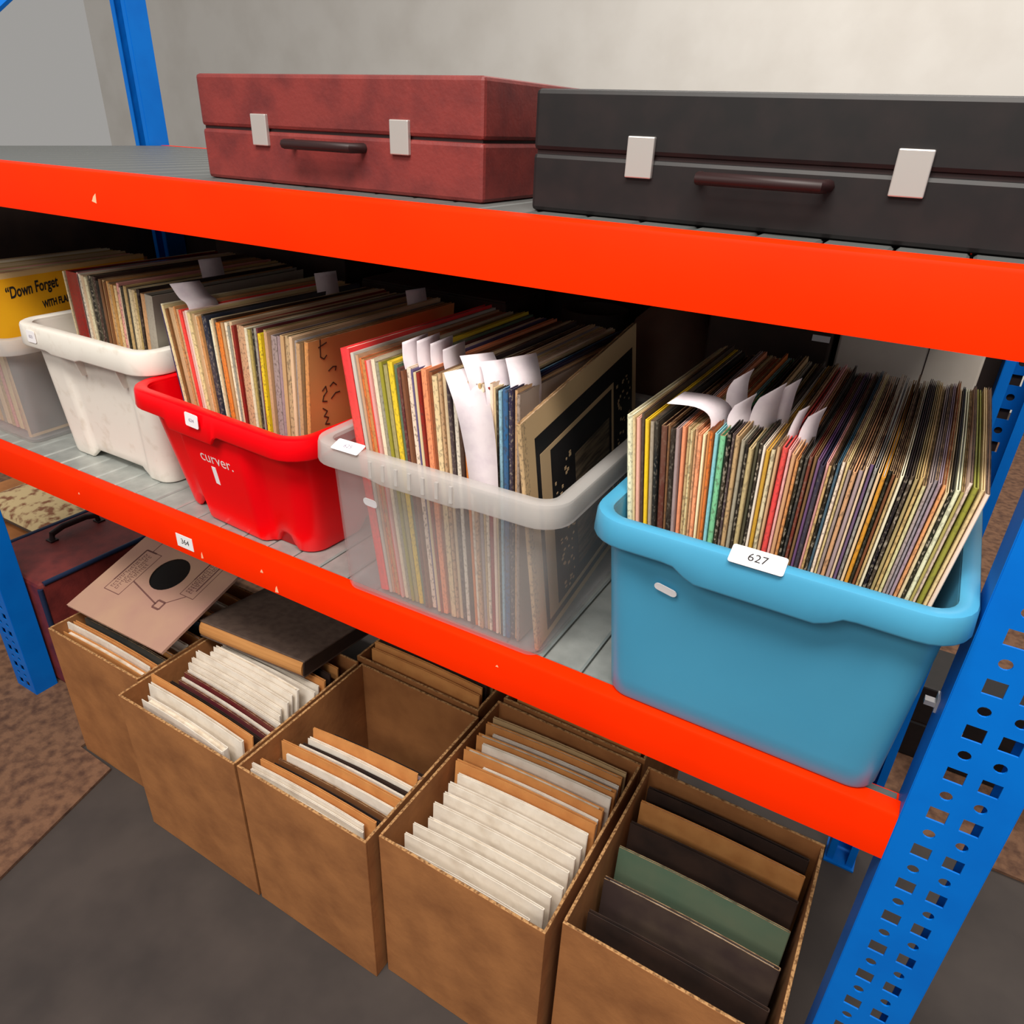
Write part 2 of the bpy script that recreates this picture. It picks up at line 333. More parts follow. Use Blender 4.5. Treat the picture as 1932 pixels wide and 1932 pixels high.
def crate(name, label, top, bot, h, yaw, mats, rim_w=.016, rim_h=.028, r=.035, drop=None, push=None, raise_=None, dep=(.40, .345), group=None, ns=24):
    """top=(x0,x1,yfront) rim outline, bot=(x0,x1,yfront) base outline, dep = depth of rim / base"""
    cxt, cyt = (top[0]+top[1])/2, top[2] + dep[0]/2; wt = top[1]-top[0]
    cxb, cyb = (bot[0]+bot[1])/2, bot[2] + dep[1]/2; wb = bot[1]-bot[0]
    O = Vector((cxt, cyt, 0.0005)); root = thing(name, label, 'crate', O, group)
    cy_, sy_ = math.cos(yaw), math.sin(yaw)
    def ring(t, inset, z, dz=None, po=True, rr=None):
        a = ((wb/2)*(1-t) + (wt/2 - rim_w)*t) - inset; b = ((dep[1]/2)*(1-t) + (dep[0]/2 - rim_w)*t) - inset
        cx = cxb*(1-t) + cxt*t; cy = cyb*(1-t) + cyt*t; out = []
        for x, y, q, u in rrect(a, b, max(.004, (rr or r) - inset), ns):
            zz = z; nx, ny = ((0,-1), (1,0), (0,1), (-1,0))[q] if q >= 0 else (0, 0)
            p = push(q, u, t) if (push and po and q >= 0) else 0
            if dz and q >= 0: zz = z + dz(q, u)
            X = cx + x + nx*p; Y = cy + y + ny*p
            dx, dy = X - cxt, Y - cyt
            out.append(Vector((cxt + dx*cy_ - dy*sy_, cyt + dx*sy_ + dy*cy_, zz + .0005)))
        return out
    T = lambda z: z/(h - .004)
    th = .0026
    B = MB(); up = raise_ or (lambda q, u: 0)
    rings = [ring(0, .006, 0, up), ring(0, .0015, .0015, up)]
    for z in (.006, .03, .07, .11, .15, .185, h - .006):
        rings.append(ring(T(z), 0, z, (lambda q, u, z=z: max(0, up(q, u) + .004 - z + .0) if z < .03 else 0)))
    for z in (h - .006, .185, .15, .11, .07, .03): rings.append(ring(T(z), th, z))
    rings.append(ring(T(.006), th, .026 if raise_ else .006)); rings.append(ring(T(.006), th + .004, .0235 if raise_ else .0045))
    B.loft(rings, True, True); body = part(B, 'body', mats[0], root, 35)
    Rm = MB()
    def rring(ins, z, dz=None):                     # rings of the rim, ins measured from the outer outline
        return ring(1, ins - rim_w, z, dz, False, r + rim_w - ins + (ins - rim_w))
    dp = (lambda q, u: -drop(q, u)) if drop else None
    lo = h - rim_h
    Rm.loft([rring(rim_w, h - .0065), rring(.0035, h - .0065), rring(.0028, lo, dp), rring(0, lo, dp), rring(-.0012, lo + .0022, dp), rring(.0004, h - .005), rring(.0018, h - .0015), rring(.005, h),
             rring(rim_w - .001, h), rring(rim_w + th - .0003, h - .002), rring(rim_w + th, h - .0065)], closed=True)
    rim = part(Rm, 'rim', mats[1], root, 35)
    return root, body, rim

# blue crate
blue, bbody, brim = crate('storage_crate', 'sky blue plastic crate packed with records at the right end', (-.239, .0905, -.038), (-.214, .068, .009), .240, 0, (BLUEP, BLUEP),
    rim_w=.0135, rim_h=.027, r=.026, dep=(.405, .355),
    drop=lambda q, u: .013*(1 - sm(abs(u), .42, .62)) if q == 0 else 0,
    push=lambda q, u, t: -.0022*(1 - sm(abs(u), .84, .9))*(sm(t, .12, .16))*(1 - sm(t, .86, .95)))
# clear crate
clear, cbody, crim = crate('storage_crate', 'clear milky plastic crate packed with records between the red and blue crates', (-.612, -.274, -.026), (-.600, -.304, .008), .224, rad(1), (CLEARP, CLEARR),
    rim_w=.016, rim_h=.028, r=.02, dep=(.40, .355),
    drop=lambda q, u: .004*(1 - sm(abs(u + .05), .40, .5)) if q == 0 else 0)
# red crate
red, rbody, rrim = crate('storage_crate', 'bright red plastic crate with white lettering packed with records', (-1.004, -.628, -.006), (-.965, -.672, .043), .200, rad(-3.5), (REDP, REDP),
    rim_w=.017, rim_h=.029, r=.03, dep=(.44, .385), ns=36,
    drop=lambda q, u: .014*sm(u, -.62, -.57)*(1 - sm(u, .13, .19)) if q == 0 else 0,
    push=lambda q, u, t: (.014*(1 - sm(abs(u + .04), .50, .64)))*(1 - sm(t, .70, .98)) if q in (0, 2) else 0,
    raise_=lambda q, u: .020*sm(abs(u), .60, .70)*(1 - sm(abs(u), .86, 1.0)) if q == 0 else (.018*(1 - sm(abs(u), .5, .6)) if q in (1, 3) else 0))
# white crate
white, wbody, wrim = crate('storage_crate', 'white plastic crate packed with old records left of the red crate', (-1.352, -1.0, .036), (-1.318, -1.042, .068), .238, 0, (WHITEP, WHITEP),
    rim_w=.018, rim_h=.036, r=.026, dep=(.445, .392), ns=36,
    drop=lambda q, u: .004*sm(u, -.58, -.52)*(1 - sm(u, .02, .08)) if q == 0 else 0,
    push=lambda q, u, t: -.006*sm(u, -.66, -.56)*(1 - sm(u, .70, .8))*(1 - sm(t, .8, .98)) if q == 0 else 0,
    raise_=lambda q, u: .013*(1 - sm(abs(u), .56, .66)) if q >= 0 else 0)
# far clear crate
far, fbody, frim = crate('storage_crate', 'clear plastic crate of records at the far left of the shelf', (-1.634, -1.366, .020), (-1.605, -1.390, .040), .20, 0, (CLEARP, CLEARR),
    rim_w=.016, rim_h=.028, r=.02, dep=(.40, .36))

def flat(cx, y, cz, w, h, th=.0007, ang=0, tilt=0, r=.2):
    """rounded label on a front-facing surface; tilt leans the top away from the viewer"""
    pts = []; rr = min(w, h)*r
    for q, (sx, sz) in enumerate(((1,-1), (1,1), (-1,1), (-1,-1))):
        for i in range(4):
            a = -PI/2 + q*PI/2 + i*PI/6; pts.append((sx*(w/2-rr) + rr*math.cos(a), sz*(h/2-rr) + rr*math.sin(a)))
    ca, sa = math.cos(ang), math.sin(ang)
    fn = lambda u, v, d: Vector((cx + u*ca - v*sa, y + (u*sa + v*ca)*math.sin(tilt) - d*math.cos(tilt), cz + (u*sa + v*ca)*math.cos(tilt) + d*math.sin(tilt)))
    m = MB(); m.prism(pts, fn, 0, th); return m, fn
def label_on(parent, cx, y, cz, w, h, txt, size, ang=0, tilt=0, ink=None, name='label', r=.12, lab=None):
    m, fn = flat(cx, y, cz, w, h, ang=ang, tilt=tilt, r=r); o = part(m, name, PAPERD, parent, label=lab)
    if txt: part(text_mb(txt, size, lambda a, b, d: fn(a, b, .0007 + d)), 'lettering', ink or INK, o)
    return o
label_on(brim, -.0775, -.0325, .2410, .047, .019, '627', .0115, tilt=rad(62), lab='white number label on the blue rim')
label_on(bbody, -.156, -.0163, .172, .023, .009, None, 0, ang=rad(-14), tilt=rad(-13), r=.48, lab='small white sticker on the blue crate front')
label_on(crim, -.547, -.021, .2252, .040, .018, '625', .008, tilt=rad(70), ink=INKG, lab='white label on the clear rim')
label_on(cbody, -.533, -.0046, .150, .021, .011, None, 0, ang=rad(-2), tilt=rad(-8), r=.45, lab='small white sticker on the clear crate front')
label_on(rrim, -.841, -.0095, .188, .026, .020, '624', .007, ang=rad(-4), ink=INKG, lab='white label on the red rim')
label_on(wrim, -1.285, .0343, .222, .024, .020, '623', .007, ink=INKG, lab='white label on the white rim')
# lettering on the red crate
def redface(u, v, d):
    ca, sa = math.cos(rad(-3.5)), math.sin(rad(-3.5))
    z = v; y = .0297 - .163*z - d
    return Vector((-.829 + u*ca, y + u*sa, z))
t = text_mb('curver.', .026, lambda a, b, d: redface(a, .124 + b, d)); part(t, 'lettering', WHITE_INK, rbody)
m = MB(); m.prism([(-.018, .081), (-.009, .080), (-.008, .110), (-.017, .110)], redface, 0, .0007); part(m, 'sticker', PAPERD, rbody, label='small white sticker below the lettering')
# ribs in the hand grip of the clear rim
for i in range(7):
    x = -.512 + i*.0185; m = MB(); m.box((x, -.0285, .1985), (x + .004, -.0262, .2185)); part(m, 'grip_rib', CLEARR, crim)
# short ribs under the white rim
for x in (-1.205, -1.095):
    m = MB(); m.add([(x, .046, .203), (x + .004, .046, .203), (x + .004, .056, .165), (x, .056, .165), (x, .066, .203), (x + .004, .066, .203), (x + .004, .066, .165), (x, .066, .165)],
                   [(0,3,2,1), (4,5,6,7), (0,1,5,4), (1,2,6,5), (2,3,7,6), (3,0,4,7)]); part(m, 'rib', WHITEP, wbody)

# ------------------------------------------------------------------ record sleeves
PAL = dict(cream=(226, 200, 156), ivory=(240, 226, 198), tan=(200, 164, 118), kraft=(206, 146, 88), brown=(132, 84, 52), darkbrown=(66, 42, 32), black=(24, 22, 24), charcoal=(62, 58, 58),
           grey=(158, 148, 140), palegrey=(196, 190, 182), red=(232, 74, 66), scarlet=(244, 66, 58), maroon=(150, 24, 30), wine=(104, 44, 44), pink=(232, 170, 160), salmon=(238, 152, 112), orange=(228, 120, 52), yellow=(240, 208, 40),
           mustard=(204, 152, 44), khaki=(176, 160, 96), olive=(150, 144, 52), green=(84, 120, 84), mint=(120, 196, 142), teal=(56, 92, 104), navy=(38, 40, 70), blue=(36, 100, 150), sky=(142, 196, 216),
           purple=(104, 84, 128), mauve=(170, 146, 148), white=(238, 230, 226))
NICE = dict(darkbrown='dark brown', palegrey='pale grey', sky='pale blue', mint='mint green', wine='wine red')
def sleeve_mesh(t, wd, h, bow, open_top=True):
    """folded card: spine at the front, two panels, slit along the top; origin at base centre"""
    mb = MB(); c = min(.0011, t*.3); ny = 4
    def bx(y): return bow*math.sin(PI*(y + wd/2)/wd)
    out = []; inn = []
    ys = [-wd/2 + wd*i/ny for i in range(ny + 1)]
    L = [(-t/2 + bx(y), y) for y in ys]; R = [(t/2 + bx(y), y) for y in ys]
    Li = [(-t/2 + c + bx(y), max(y, -wd/2 + c*1.5)) for y in ys]; Ri = [(t/2 - c + bx(y), max(y, -wd/2 + c*1.5)) for y in ys]
    L[0] = (-t/2, -wd/2 + min(.0012, t*.3)); R[0] = (t/2, -wd/2 + min(.0012, t*.3))
    nose = [(-t*.28, -wd/2), (t*.28, -wd/2)]
    poly = L[::-1] + nose + R + Ri[::-1] + Li                      # closed U outline
    n = len(poly); z0, z1 = 0, h
    vs = [(x, y, z0) for x, y in poly] + [(x, y, z1) for x, y in poly]
    fs = []; ms = []
    for i in range(n): fs.append((i, (i+1) % n, n + (i+1) % n, n + i)); ms.append(0)
    for f, m in zip(fs, ms): pass
    mb.add(vs, fs, 0)
    # top and bottom rims as quads
    a = len(L)
    iL = list(range(a))[::-1]                  # L index k -> poly index
    idxL = {k: a - 1 - k for k in range(a)}; idxR = {k: a + 2 + k for k in range(a)}
    idxRi = {k: a + 2 + a + (a - 1 - k) for k in range(a)}; idxLi = {k: a + 2 + 2*a + k for k in range(a)}
    for off, flip in ((n, False), (0, True)):
        q = []
        for k in range(a - 1):
            q.append((idxL[k], idxLi[k], idxLi[k+1], idxL[k+1])); q.append((idxR[k], idxR[k+1], idxRi[k+1], idxRi[k]))
        q.append((idxL[0], a, a + 1, idxR[0], idxRi[0], idxLi[0]))
        o = len(mb.v) - len(vs)
        for f in q:
            f = [i + off for i in f]; mb.f.append([i + o for i in (f[::-1] if flip else f)]); mb.m.append(1 if off else 0)
    return mb
CACHE = {}
def sleeve(name, label, group, x, y, z, t, wd, h, lean=0, yaw=0, pitch=0, col='tan', mats=None, inner=True, cat='record', bow=None, innermat=None, top=None):
    t = max(t, .0014); tq = round(t*2500)/2500; bow = .0006 if bow is None else bow
    key = (tq, round(wd, 3), round(h, 3), bow, id(mats), id(top))
    if key not in CACHE: CACHE[key] = sleeve_mesh(tq, wd, h, bow).mesh(name, [mats or SLV, top or EDGE], (0,0,0))
    o = bpy.data.objects.new(name, CACHE[key]); sc.collection.objects.link(o)
    o.location = (x, y, z + W0); o.rotation_euler = (pitch, lean, yaw)
    c = col if isinstance(col, tuple) else PAL[col]
    c = tuple(max(0, min(255, v + random.uniform(-9, 9))) for v in c) if not isinstance(col, tuple) else c
    o.color = (*lin(c), 1); tag(o, label, cat, group); ORIG[o.name] = Vector((x, y, z))
    if inner and tq > .0022:
        key2 = ('in', tq, round(wd, 3), round(h, 3), bow, id(innermat))
        if key2 not in CACHE:
            m = MB(); g = tq*.5 - min(.0011, tq*.3) - .0002; wv = wd/2 - .004; hh = h - random.choice((.002, .004, .0065))
            ys = [-wv + .004 + (2*wv - .008)*k/3 for k in range(4)]
            bx = lambda yy: bow*math.sin(PI*(yy + wd/2)/wd)
            for k in range(3):
                a, b = ys[k], ys[k+1]
                m.add([(bx(a)-g,a,.003),(bx(a)+g,a,.003),(bx(b)+g,b,.003),(bx(b)-g,b,.003),(bx(a)-g,a,hh),(bx(a)+g,a,hh),(bx(b)+g,b,hh),(bx(b)-g,b,hh)],
                      [(3,2,1,0),(4,5,6,7),(1,2,6,5),(3,0,4,7)] + ([(0,1,5,4)] if k == 0 else []) + ([(2,3,7,6)] if k == 2 else []))
            CACHE[key2] = m.mesh('inner_sleeve', [innermat or INNER])
        p = bpy.data.objects.new('inner_sleeve', CACHE[key2]); sc.collection.objects.link(p); p.parent = o
    return o
def row(seq, xb, xt, y0, ztop, where, group, zb=.0065, wd=.313, yaw=0, jy=.004, jh=.004, tops=None, jp=.35):
    """seq of (colour, weight); xb / xt = span of the bottoms / of the tops; y0 = (left, right) of the front edges"""
    tops = tops or (SLV, SLV, SLV, EDGE, EDGED)
    tot = sum(s[1] for s in seq); acc = 0; out = []
    for i, s in enumerate(seq):
        f = (acc + s[1]/2)/tot; acc += s[1]
        b = xb[0] + (xb[1]-xb[0])*f; tp = xt[0] + (xt[1]-xt[0])*f; h = ztop - zb
        t = min((xb[1]-xb[0])*s[1]/tot, (xt[1]-xt[0])*s[1]/tot)*.90
        opt = s[2] if len(s) > 2 else {}
        lean = math.atan2(tp - b, h); hh = h/math.cos(lean) + random.uniform(-jh, jh*.3) + opt.get('dh', 0)
        hh = round(hh*400)/400
        yy = y0[0] + (y0[1]-y0[0])*f + random.uniform(0, jy) + wd/2
        size = 'thick' if t > .009 else ('thin' if t < .0036 else 'narrow')
        nm = NICE.get(s[0], s[0])
        l = opt.get('label') or f'{size} {nm} record sleeve {where}, {nth(i+1)} from its left side'
        wq = wd*opt.get('w', 1)
        xq = b
        out.append(sleeve('record_sleeve', l, group, xq, yy - wd/2 + wq/2, zb + (abs(math.sin(lean))*t/2), t, round(wq, 3), hh, lean, yaw, rad(random.uniform(-jp, jp)), s[0], bow=None, top=random.choice(tops), innermat=random.choice((None, VINYL, VINYL))))
    return out

S_WHITE = [('cream', 3), ('maroon', 25, dict(label='thick dark red box set at the left end of the white crate')), ('pink', 3), ('charcoal', 3), ('ivory', 6), ('cream', 6), ('ivory', 5), ('black', 6), ('charcoal', 8), ('darkbrown', 6), ('black', 6),
           ('brown', 5), ('tan', 4), ('brown', 5), ('kraft', 6), ('tan', 6), ('kraft', 5), ('cream', 5), ('pink', 4), ('cream', 5), ('black', 6), ('tan', 5), ('charcoal', 4), ('cream', 6), ('cream', 5), ('khaki', 5), ('black', 4), ('tan', 8), ('grey', 14)]
row(S_WHITE, (-1.300, -1.052), (-1.296, -1.022), (.116, .085), .318, 'in the white crate', 'records in the white crate', zb=.0250)
S_RED = [('navy', 5), ('ivory', 4), ('cream', 3), ('brown', 3), ('tan', 11), ('kraft', 3), ('tan', 5), ('scarlet', 5), ('pink', 3), ('ivory', 6), ('cream', 6), ('tan', 5), ('cream', 4), ('kraft', 5), ('black', 4), ('navy', 8), ('ivory', 5), ('cream', 3),
         ('darkbrown', 4), ('orange', 8), ('tan', 4), ('ivory', 5), ('grey', 4), ('cream', 4), ('maroon', 4), ('tan', 14), ('ivory', 4), ('khaki', 4), ('black', 4), ('grey', 4), ('wine', 3), ('yellow', 5), ('khaki', 4), ('tan', 5), ('grey', 10),
         ('mauve', 5), ('tan', 6), ('tan', 8), ('cream', 5), ('grey', 4), ('tan', 6), ('brown', 3), ('kraft', 6)]
rr = row(S_RED, (-.952, -.692), (-.985, -.668), (.070, .052), .310, 'in the red crate', 'records in the red crate', zb=.0255, yaw=rad(-1.5))
S_CLEAR = [('scarlet', 15, dict(label='thick bright red box set at the left end of the clear crate', dh=.006)), ('palegrey', 5), ('tan', 4), ('orange', 4), ('kraft', 5), ('red', 4), ('pink', 4), ('ivory', 6), ('grey', 6), ('olive', 5), ('khaki', 6), ('yellow', 8, dict(dh=.002)), ('green', 6), ('wine', 4),
           ('brown', 4), ('ivory', 7), ('purple', 4), ('cream', 5), ('maroon', 4), ('salmon', 8), ('brown', 5), ('cream', 8), ('tan', 4), ('cream', 6), ('charcoal', 5), ('ivory', 7), ('darkbrown', 6), ('orange', 4), ('ivory', 5), ('tan', 5), ('mauve', 5), ('tan', 4),
           ('ivory', 4), ('maroon', 6), ('ivory', 4), ('cream', 3), ('black', 3), ('sky', 4), ('blue', 7), ('navy', 5), ('tan', 4), ('grey', 4)]
row(S_CLEAR, (-.546, -.334), (-.590, -.348), (.018, .022), .319, 'in the clear crate', 'records in the clear crate')
S_BLUE = [('ivory', 9, dict(label='thick ivory record sleeve at the left end of the blue crate')), ('cream', 4), ('pink', 5), ('charcoal', 4), ('yellow', 6), ('grey', 6), ('black', 5), ('wine', 9, dict(dh=-.006)), ('brown', 4, dict(dh=-.004)), ('black', 8), ('grey', 5), ('salmon', 5), ('tan', 5), ('cream', 3), ('tan', 4), ('salmon', 5), ('ivory', 4),
          ('kraft', 4), ('orange', 4), ('sky', 5), ('mint', 8), ('black', 5), ('charcoal', 4), ('tan', 6), ('grey', 5), ('black', 4), ('tan', 6), ('charcoal', 4), ('black', 3), ('ivory', 4), ('mustard', 5), ('cream', 5), ('tan', 4), ('red', 7), ('pink', 4), ('tan', 5), ('kraft', 4), ('black', 3),
          ('charcoal', 4), ('wine', 4), ('brown', 4), ('purple', 4), ('navy', 5), ('pink', 3), ('tan', 3), ('black', 4), ('teal', 3), ('ivory', 4), ('cream', 3), ('grey', 4), ('tan', 5), ('mauve', 5), ('cream', 3), ('purple', 4), ('grey', 4), ('cream', 4), ('mustard', 5), ('black', 3), ('brown', 4),
          ('tan', 3), ('ivory', 4), ('black', 4), ('charcoal', 4), ('khaki', 4), ('tan', 4), ('cream', 4), ('mauve', 4), ('grey', 3), ('mauve', 4), ('salmon', 4), ('cream', 4), ('black', 3), ('ivory', 5), ('khaki', 3), ('ivory', 4), ('olive', 6), ('cream', 4), ('ivory', 5)]
nb = len(S_BLUE)
row(S_BLUE, (-.194, .041), (-.233, .071), (.021, .021), .323, 'in the blue crate', 'records in the blue crate', jh=.006, jp=.8, zb=.0085)
S_FAR = [('tan', 6), ('cream', 6), ('ivory', 5), ('tan', 6), ('grey', 5), ('cream', 8), ('tan', 6), ('pink', 4), ('cream', 8), ('tan', 6), ('kraft', 5)]
row(S_FAR, (-1.592, -1.435), (-1.600, -1.442), (.062, .062), .296, 'in the far left clear crate', 'records in the far left clear crate')

def on_sleeve(parent, name, polys_fn, matl, label=None):
    m = MB(); polys_fn(m)
    o = link(name, m.mesh(name, [matl]), parent, (0,0,0))
    if label: o['label'] = label
    return o
# yellow covered album at the right of the far clear crate, lettering on the side that faces the crates
yl = sleeve('record_sleeve', 'album with a yellow lettered cover at the left edge beside the white crate', 'records in the far left clear crate', -1.420, .207, .008, .010, .313, .292, rad(-2), 0, rad(1), (204, 170, 120), bow=0)
def ylcover(m): m.box((.0051, -.155, .162), (.0056, .155, .284))
cov = on_sleeve(yl, 'cover_panel', ylcover, YELLOW, 'yellow printed cover panel')
on_sleeve(yl, 'cover_picture', lambda m: m.box((.0051, -.155, .006), (.0055, .155, .160)), mat('grey_cover_picture', (104, 98, 94), .5, noise=(14, (70, 64, 62), .4, .65)), 'grey picture on the lower part of the cover')
def ytext(body, size, yy, zz, sh):
    m = text_mb(body, size, lambda a, b, d: (.0056 + d, yy + a*.60, zz + b + a*.05), shear=sh, align='LEFT', bold=.0007)
    o = link('lettering', m.mesh('lettering', [INK]), cov, (0,0,0))
ytext('\u201cDown Forget', .027, -.124, .258, .2); ytext('WITH FLAN', .017, -.066, .230, .1)

# handwriting on the last tan sleeve of the red crate
last = rr[-1]
def strokes(m):
    lines = [[(.020,.285),(.020,.262),(.026,.258),(.031,.262)], [(.017,.275),(.031,.279)], [(.034,.240),(.042,.244),(.048,.243),(.046,.238)],
             [(.022,.215),(.028,.220),(.030,.212),(.024,.207),(.022,.200),(.030,.198)], [(.036,.218),(.042,.222),(.048,.217)], [(.038,.200),(.046,.206),(.054,.206)],
             [(.022,.190),(.030,.184),(.024,.178),(.032,.174),(.026,.166),(.034,.164)], [(.024,.155),(.036,.158),(.030,.150)]]
    for ln in lines:
        for (a, b), (c, d) in zip(ln, ln[1:]):
            dv = Vector((0, c-a, d-b)); L_ = dv.length; dv.normalize(); nn = Vector((0, -dv.z, dv.y))
            m.obox((last_t, (a+c)/2 - .155, (b+d)/2), (Vector((1,0,0)), dv, nn), (.0002, L_/2 + .0004, .0008))
last_t = max(v.co.x for v in last.data.vertices) + .0002
on_sleeve(last, 'handwriting', strokes, mat('faded_pen', (74, 42, 28), .7), 'black handwriting on the tan cover')

# album with the black printed cover at the right of the clear crate
cov_rec = sleeve('record_sleeve', 'album with black and cream printed cover leaning at the right end of the clear crate', 'records in the clear crate', -.3165, .186, .024, .005, .33, .297, rad(-4), rad(2.0), rad(6.5), (206, 172, 128), bow=0)
T0 = max(v.co.x for v in cov_rec.data.vertices)
def rect(m, y0, y1, z0, z1, d): m.box((T0, y0, z0), (T0 + d, y1, z1))
pb = on_sleeve(cov_rec, 'cover_print', lambda m: rect(m, -.137, .150,   .01, .269, .0003), BLACKP, 'black printed field of the cover')
def frame(m, y0, y1, z0, z1, b, d):
    rect(m, y0, y1, z1 - b, z1, d); rect(m, y0, y0 + b, z0, z1 - b, d); rect(m, y1 - b, y1, z0, z1 - b, d); rect(m, y0 + b, y1 - b, z0, z0 + b, d)
TANFR = mat('tan_print', (190, 160, 122), .7)
def inner_frame(m):
    frame(m, -.128, .082, .02, .246, .006, .0006); rect(m, -.122, -.104, .026, .240, .0006)
on_sleeve(pb, 'print_frame', inner_frame, TANFR)
def text_panel(m):
    rect(m, -.040, .066, .045, .204, .0005)
PANELT = mat('dark_tan_print', (118, 100, 78), .75, noise=(70, (70, 58, 46), .42, .6, (.2, .3, 3)))
on_sleeve(pb, 'print_panel', text_panel, PANELT)
def specks(m):
    rnd = random.Random(3)
    for y0, y1, z0, z1, n in ((-.098, -.05, .03, .215, 46), (.092, .142, .03, .245, 60)):
        for _ in range(n):
            y = rnd.uniform(y0, y1); z = rnd.uniform(z0, z1); a = rnd.uniform(.002, .006); b = rnd.uniform(.0015, .004)
            m.box((T0, y, z), (T0 + .0006, y + a, z + b))
on_sleeve(pb, 'print_ornament', specks, TANFR)

# ------------------------------------------------------------------ paper slips between the records
def slip(path, wdir, wd, label, group, taper=1.0, wdir2=None):
    path = [Vector(p) for p in path]
    def cr(p0, p1, p2, p3, t): return .5*((2*p1) + (p2-p0)*t + (2*p0-5*p1+4*p2-p3)*t*t + (3*p1-p0-3*p2+p3)*t**3)
    fine = []
    for i in range(len(path)-1):
        p0 = path[max(i-1,0)]; p3 = path[min(i+2, len(path)-1)]
        for k in range(4): fine.append(cr(p0, path[i], path[i+1], p3, k/4))
    fine.append(path[-1]); w1 = Vector(wdir).normalized(); w2 = Vector(wdir2 or wdir).normalized(); m = MB(); n = len(fine); vs = []
    for i, p in enumerate(fine):
        q = i/(n-1); f = 1 + (taper - 1)*q; wv = (w1*(1-q) + w2*q).normalized(); vs += [p - wv*wd/2*f, p + wv*wd/2*f]
    m.add(vs, [(2*i, 2*i+1, 2*i+3, 2*i+2) for i in range(n-1)])
    o = m.build('paper_slip', PAPER, smooth=60); so = o.modifiers.new('solidify', 'SOLIDIFY'); so.thickness = .0004
    return tag(o, label, 'paper slip', group)
GC = 'paper slips in the clear crate'
for x, y, zt, wd, l in ((-.498, .050, .345, .044, 'leftmost upright white slip in the clear crate'), (-.484, .056, .347, .040, 'white slip just right of the leftmost one in the clear crate'),
                        (-.470, .062, .345, .040, 'third white slip from the left in the clear crate'), (-.456, .066, .340, .040, 'fourth white slip from the left in the clear crate')):
    slip([(x + .004, y, .285), (x + .002, y, .310), (x - .002, y, .327), (x - .004, y + .002, zt)], (.06, 1, .06), wd, l, GC)
slip([(-.381, .0125, .195), (-.386, .0115, .245), (-.394, .011, .288), (-.407, .016, .314), (-.424, .028, .329)], (1, .1, 0), .034, 'long curled white strip hanging down in front of the records of the clear crate', GC, 1.15, (.55, .85, .1))
slip([(-.391, .034, .280), (-.394, .034, .312), (-.402, .036, .332), (-.413, .042, .344)], (.5, .85, 0), .040, 'white slip curling behind the long strip in the clear crate', GC)
slip([(-.374, .036, .265), (-.377, .036, .305), (-.384, .040, .328), (-.393, .046, .340)], (.5, .85, 0), .036, 'white slip right of the long strip in the clear crate', GC)
slip([(-.354, .050, .280), (-.355, .050, .312), (-.359, .053, .328), (-.369, .060, .346)], (.42, .9, .02), .040, 'rightmost white slip in the clear crate', GC)
GB = 'paper slips in the blue crate'
slip([(-.146, .056, .285), (-.147, .055, .316), (-.151, .054, .333), (-.166, .050, .341), (-.192, .044, .341)], (.45, .9, .05), .034, 'white slip bent flat to the left in the blue crate', GB, 1.0, (.15, 1, .1))
for x, y, zt, wd, dx, l in ((-.142, .072, .362, .026, -.004, 'upright white slip behind the bent one in the blue crate'), (-.131, .052, .345, .028, -.005, 'white slip right of the bent one in the blue crate'), (-.117, .066, .354, .034, .001, 'broad white slip in the middle of the blue crate'),
                            (-.106, .084, .358, .026, .002, 'white slip behind the broad one in the blue crate'), (-.087, .050, .348, .013, .003, 'thin white slip on edge near the middle of the blue crate'), (-.074, .054, .346, .022, .001, 'rightmost white slip in the blue crate')):
    slip([(x + .002, y + .010, .285), (x + .001, y + .010, .312), (x + dx, y + .012, zt - .014), (x + dx + .003, y + .015, zt)], (.55, .8, .1), wd, l, GB, .8, (.75, .5, .6))
GW = 'paper slips in the white and red crates'
slip([(-.925, .105, .275), (-.927, .105, .304), (-.932, .105, .317), (-.950, .108, .322), (-.972, .112, .338)], (.2, 1, 0), .046, 'folded white slip standing at the left of the red crate', GW)
slip([(-1.06, .235, .29), (-1.062, .235, .32), (-1.066, .235, .347)], (.1, 1, 0), .042, 'white slip standing up in the white crate', GW)
slip([(-.866, .30, .275), (-.868, .30, .305), (-.872, .30, .340)], (.2, 1, 0), .042, 'dim white slip at the back of the red crate', GW)
slip([(-.700, .32, .275), (-.702, .32, .305), (-.706, .32, .332)], (.2, 1, 0), .040, 'dim white slip at the back right of the red crate', GW)

# ------------------------------------------------------------------ things at the back of the shelf
def carton(name, label, a, b, m, cat='box', tape=None):
    t = thing(name, label, cat, ((a[0]+b[0])/2, (a[1]+b[1])/2, a[2]))
    mb = MB(); mb.box(a, b); part(mb, 'body', m, t, bevel=.003)
    f = MB(); mid = (a[0]+b[0])/2
    f.box((a[0] + .002, a[1] + .002, b[2]), (mid - .001, b[1] - .002, b[2] + .003)); f.box((mid + .001, a[1] + .002, b[2]), (b[0] - .002, b[1] - .002, b[2] + .003))
    part(f, 'flap', m, t)
    return t
wb_ = carton('carton', 'white carton at the back right of the shelf behind the blue crate', (-.105, .44, .0), (.062, .58, .37), WBOX)
s_ = MB(); s_.box((.0, .4393, .01), (.0012, .4403, .369)); part(s_, 'seam', DARKC, wb_)
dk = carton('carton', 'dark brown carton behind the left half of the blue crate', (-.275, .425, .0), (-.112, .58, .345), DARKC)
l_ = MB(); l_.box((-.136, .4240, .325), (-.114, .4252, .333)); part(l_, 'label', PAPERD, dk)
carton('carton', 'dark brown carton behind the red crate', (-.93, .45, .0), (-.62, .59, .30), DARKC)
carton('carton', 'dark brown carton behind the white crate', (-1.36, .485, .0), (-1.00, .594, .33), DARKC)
vz = thing('vase', 'dusky brown round-bellied pot standing behind the clear crate', 'pot', (-.345, .5, 0))
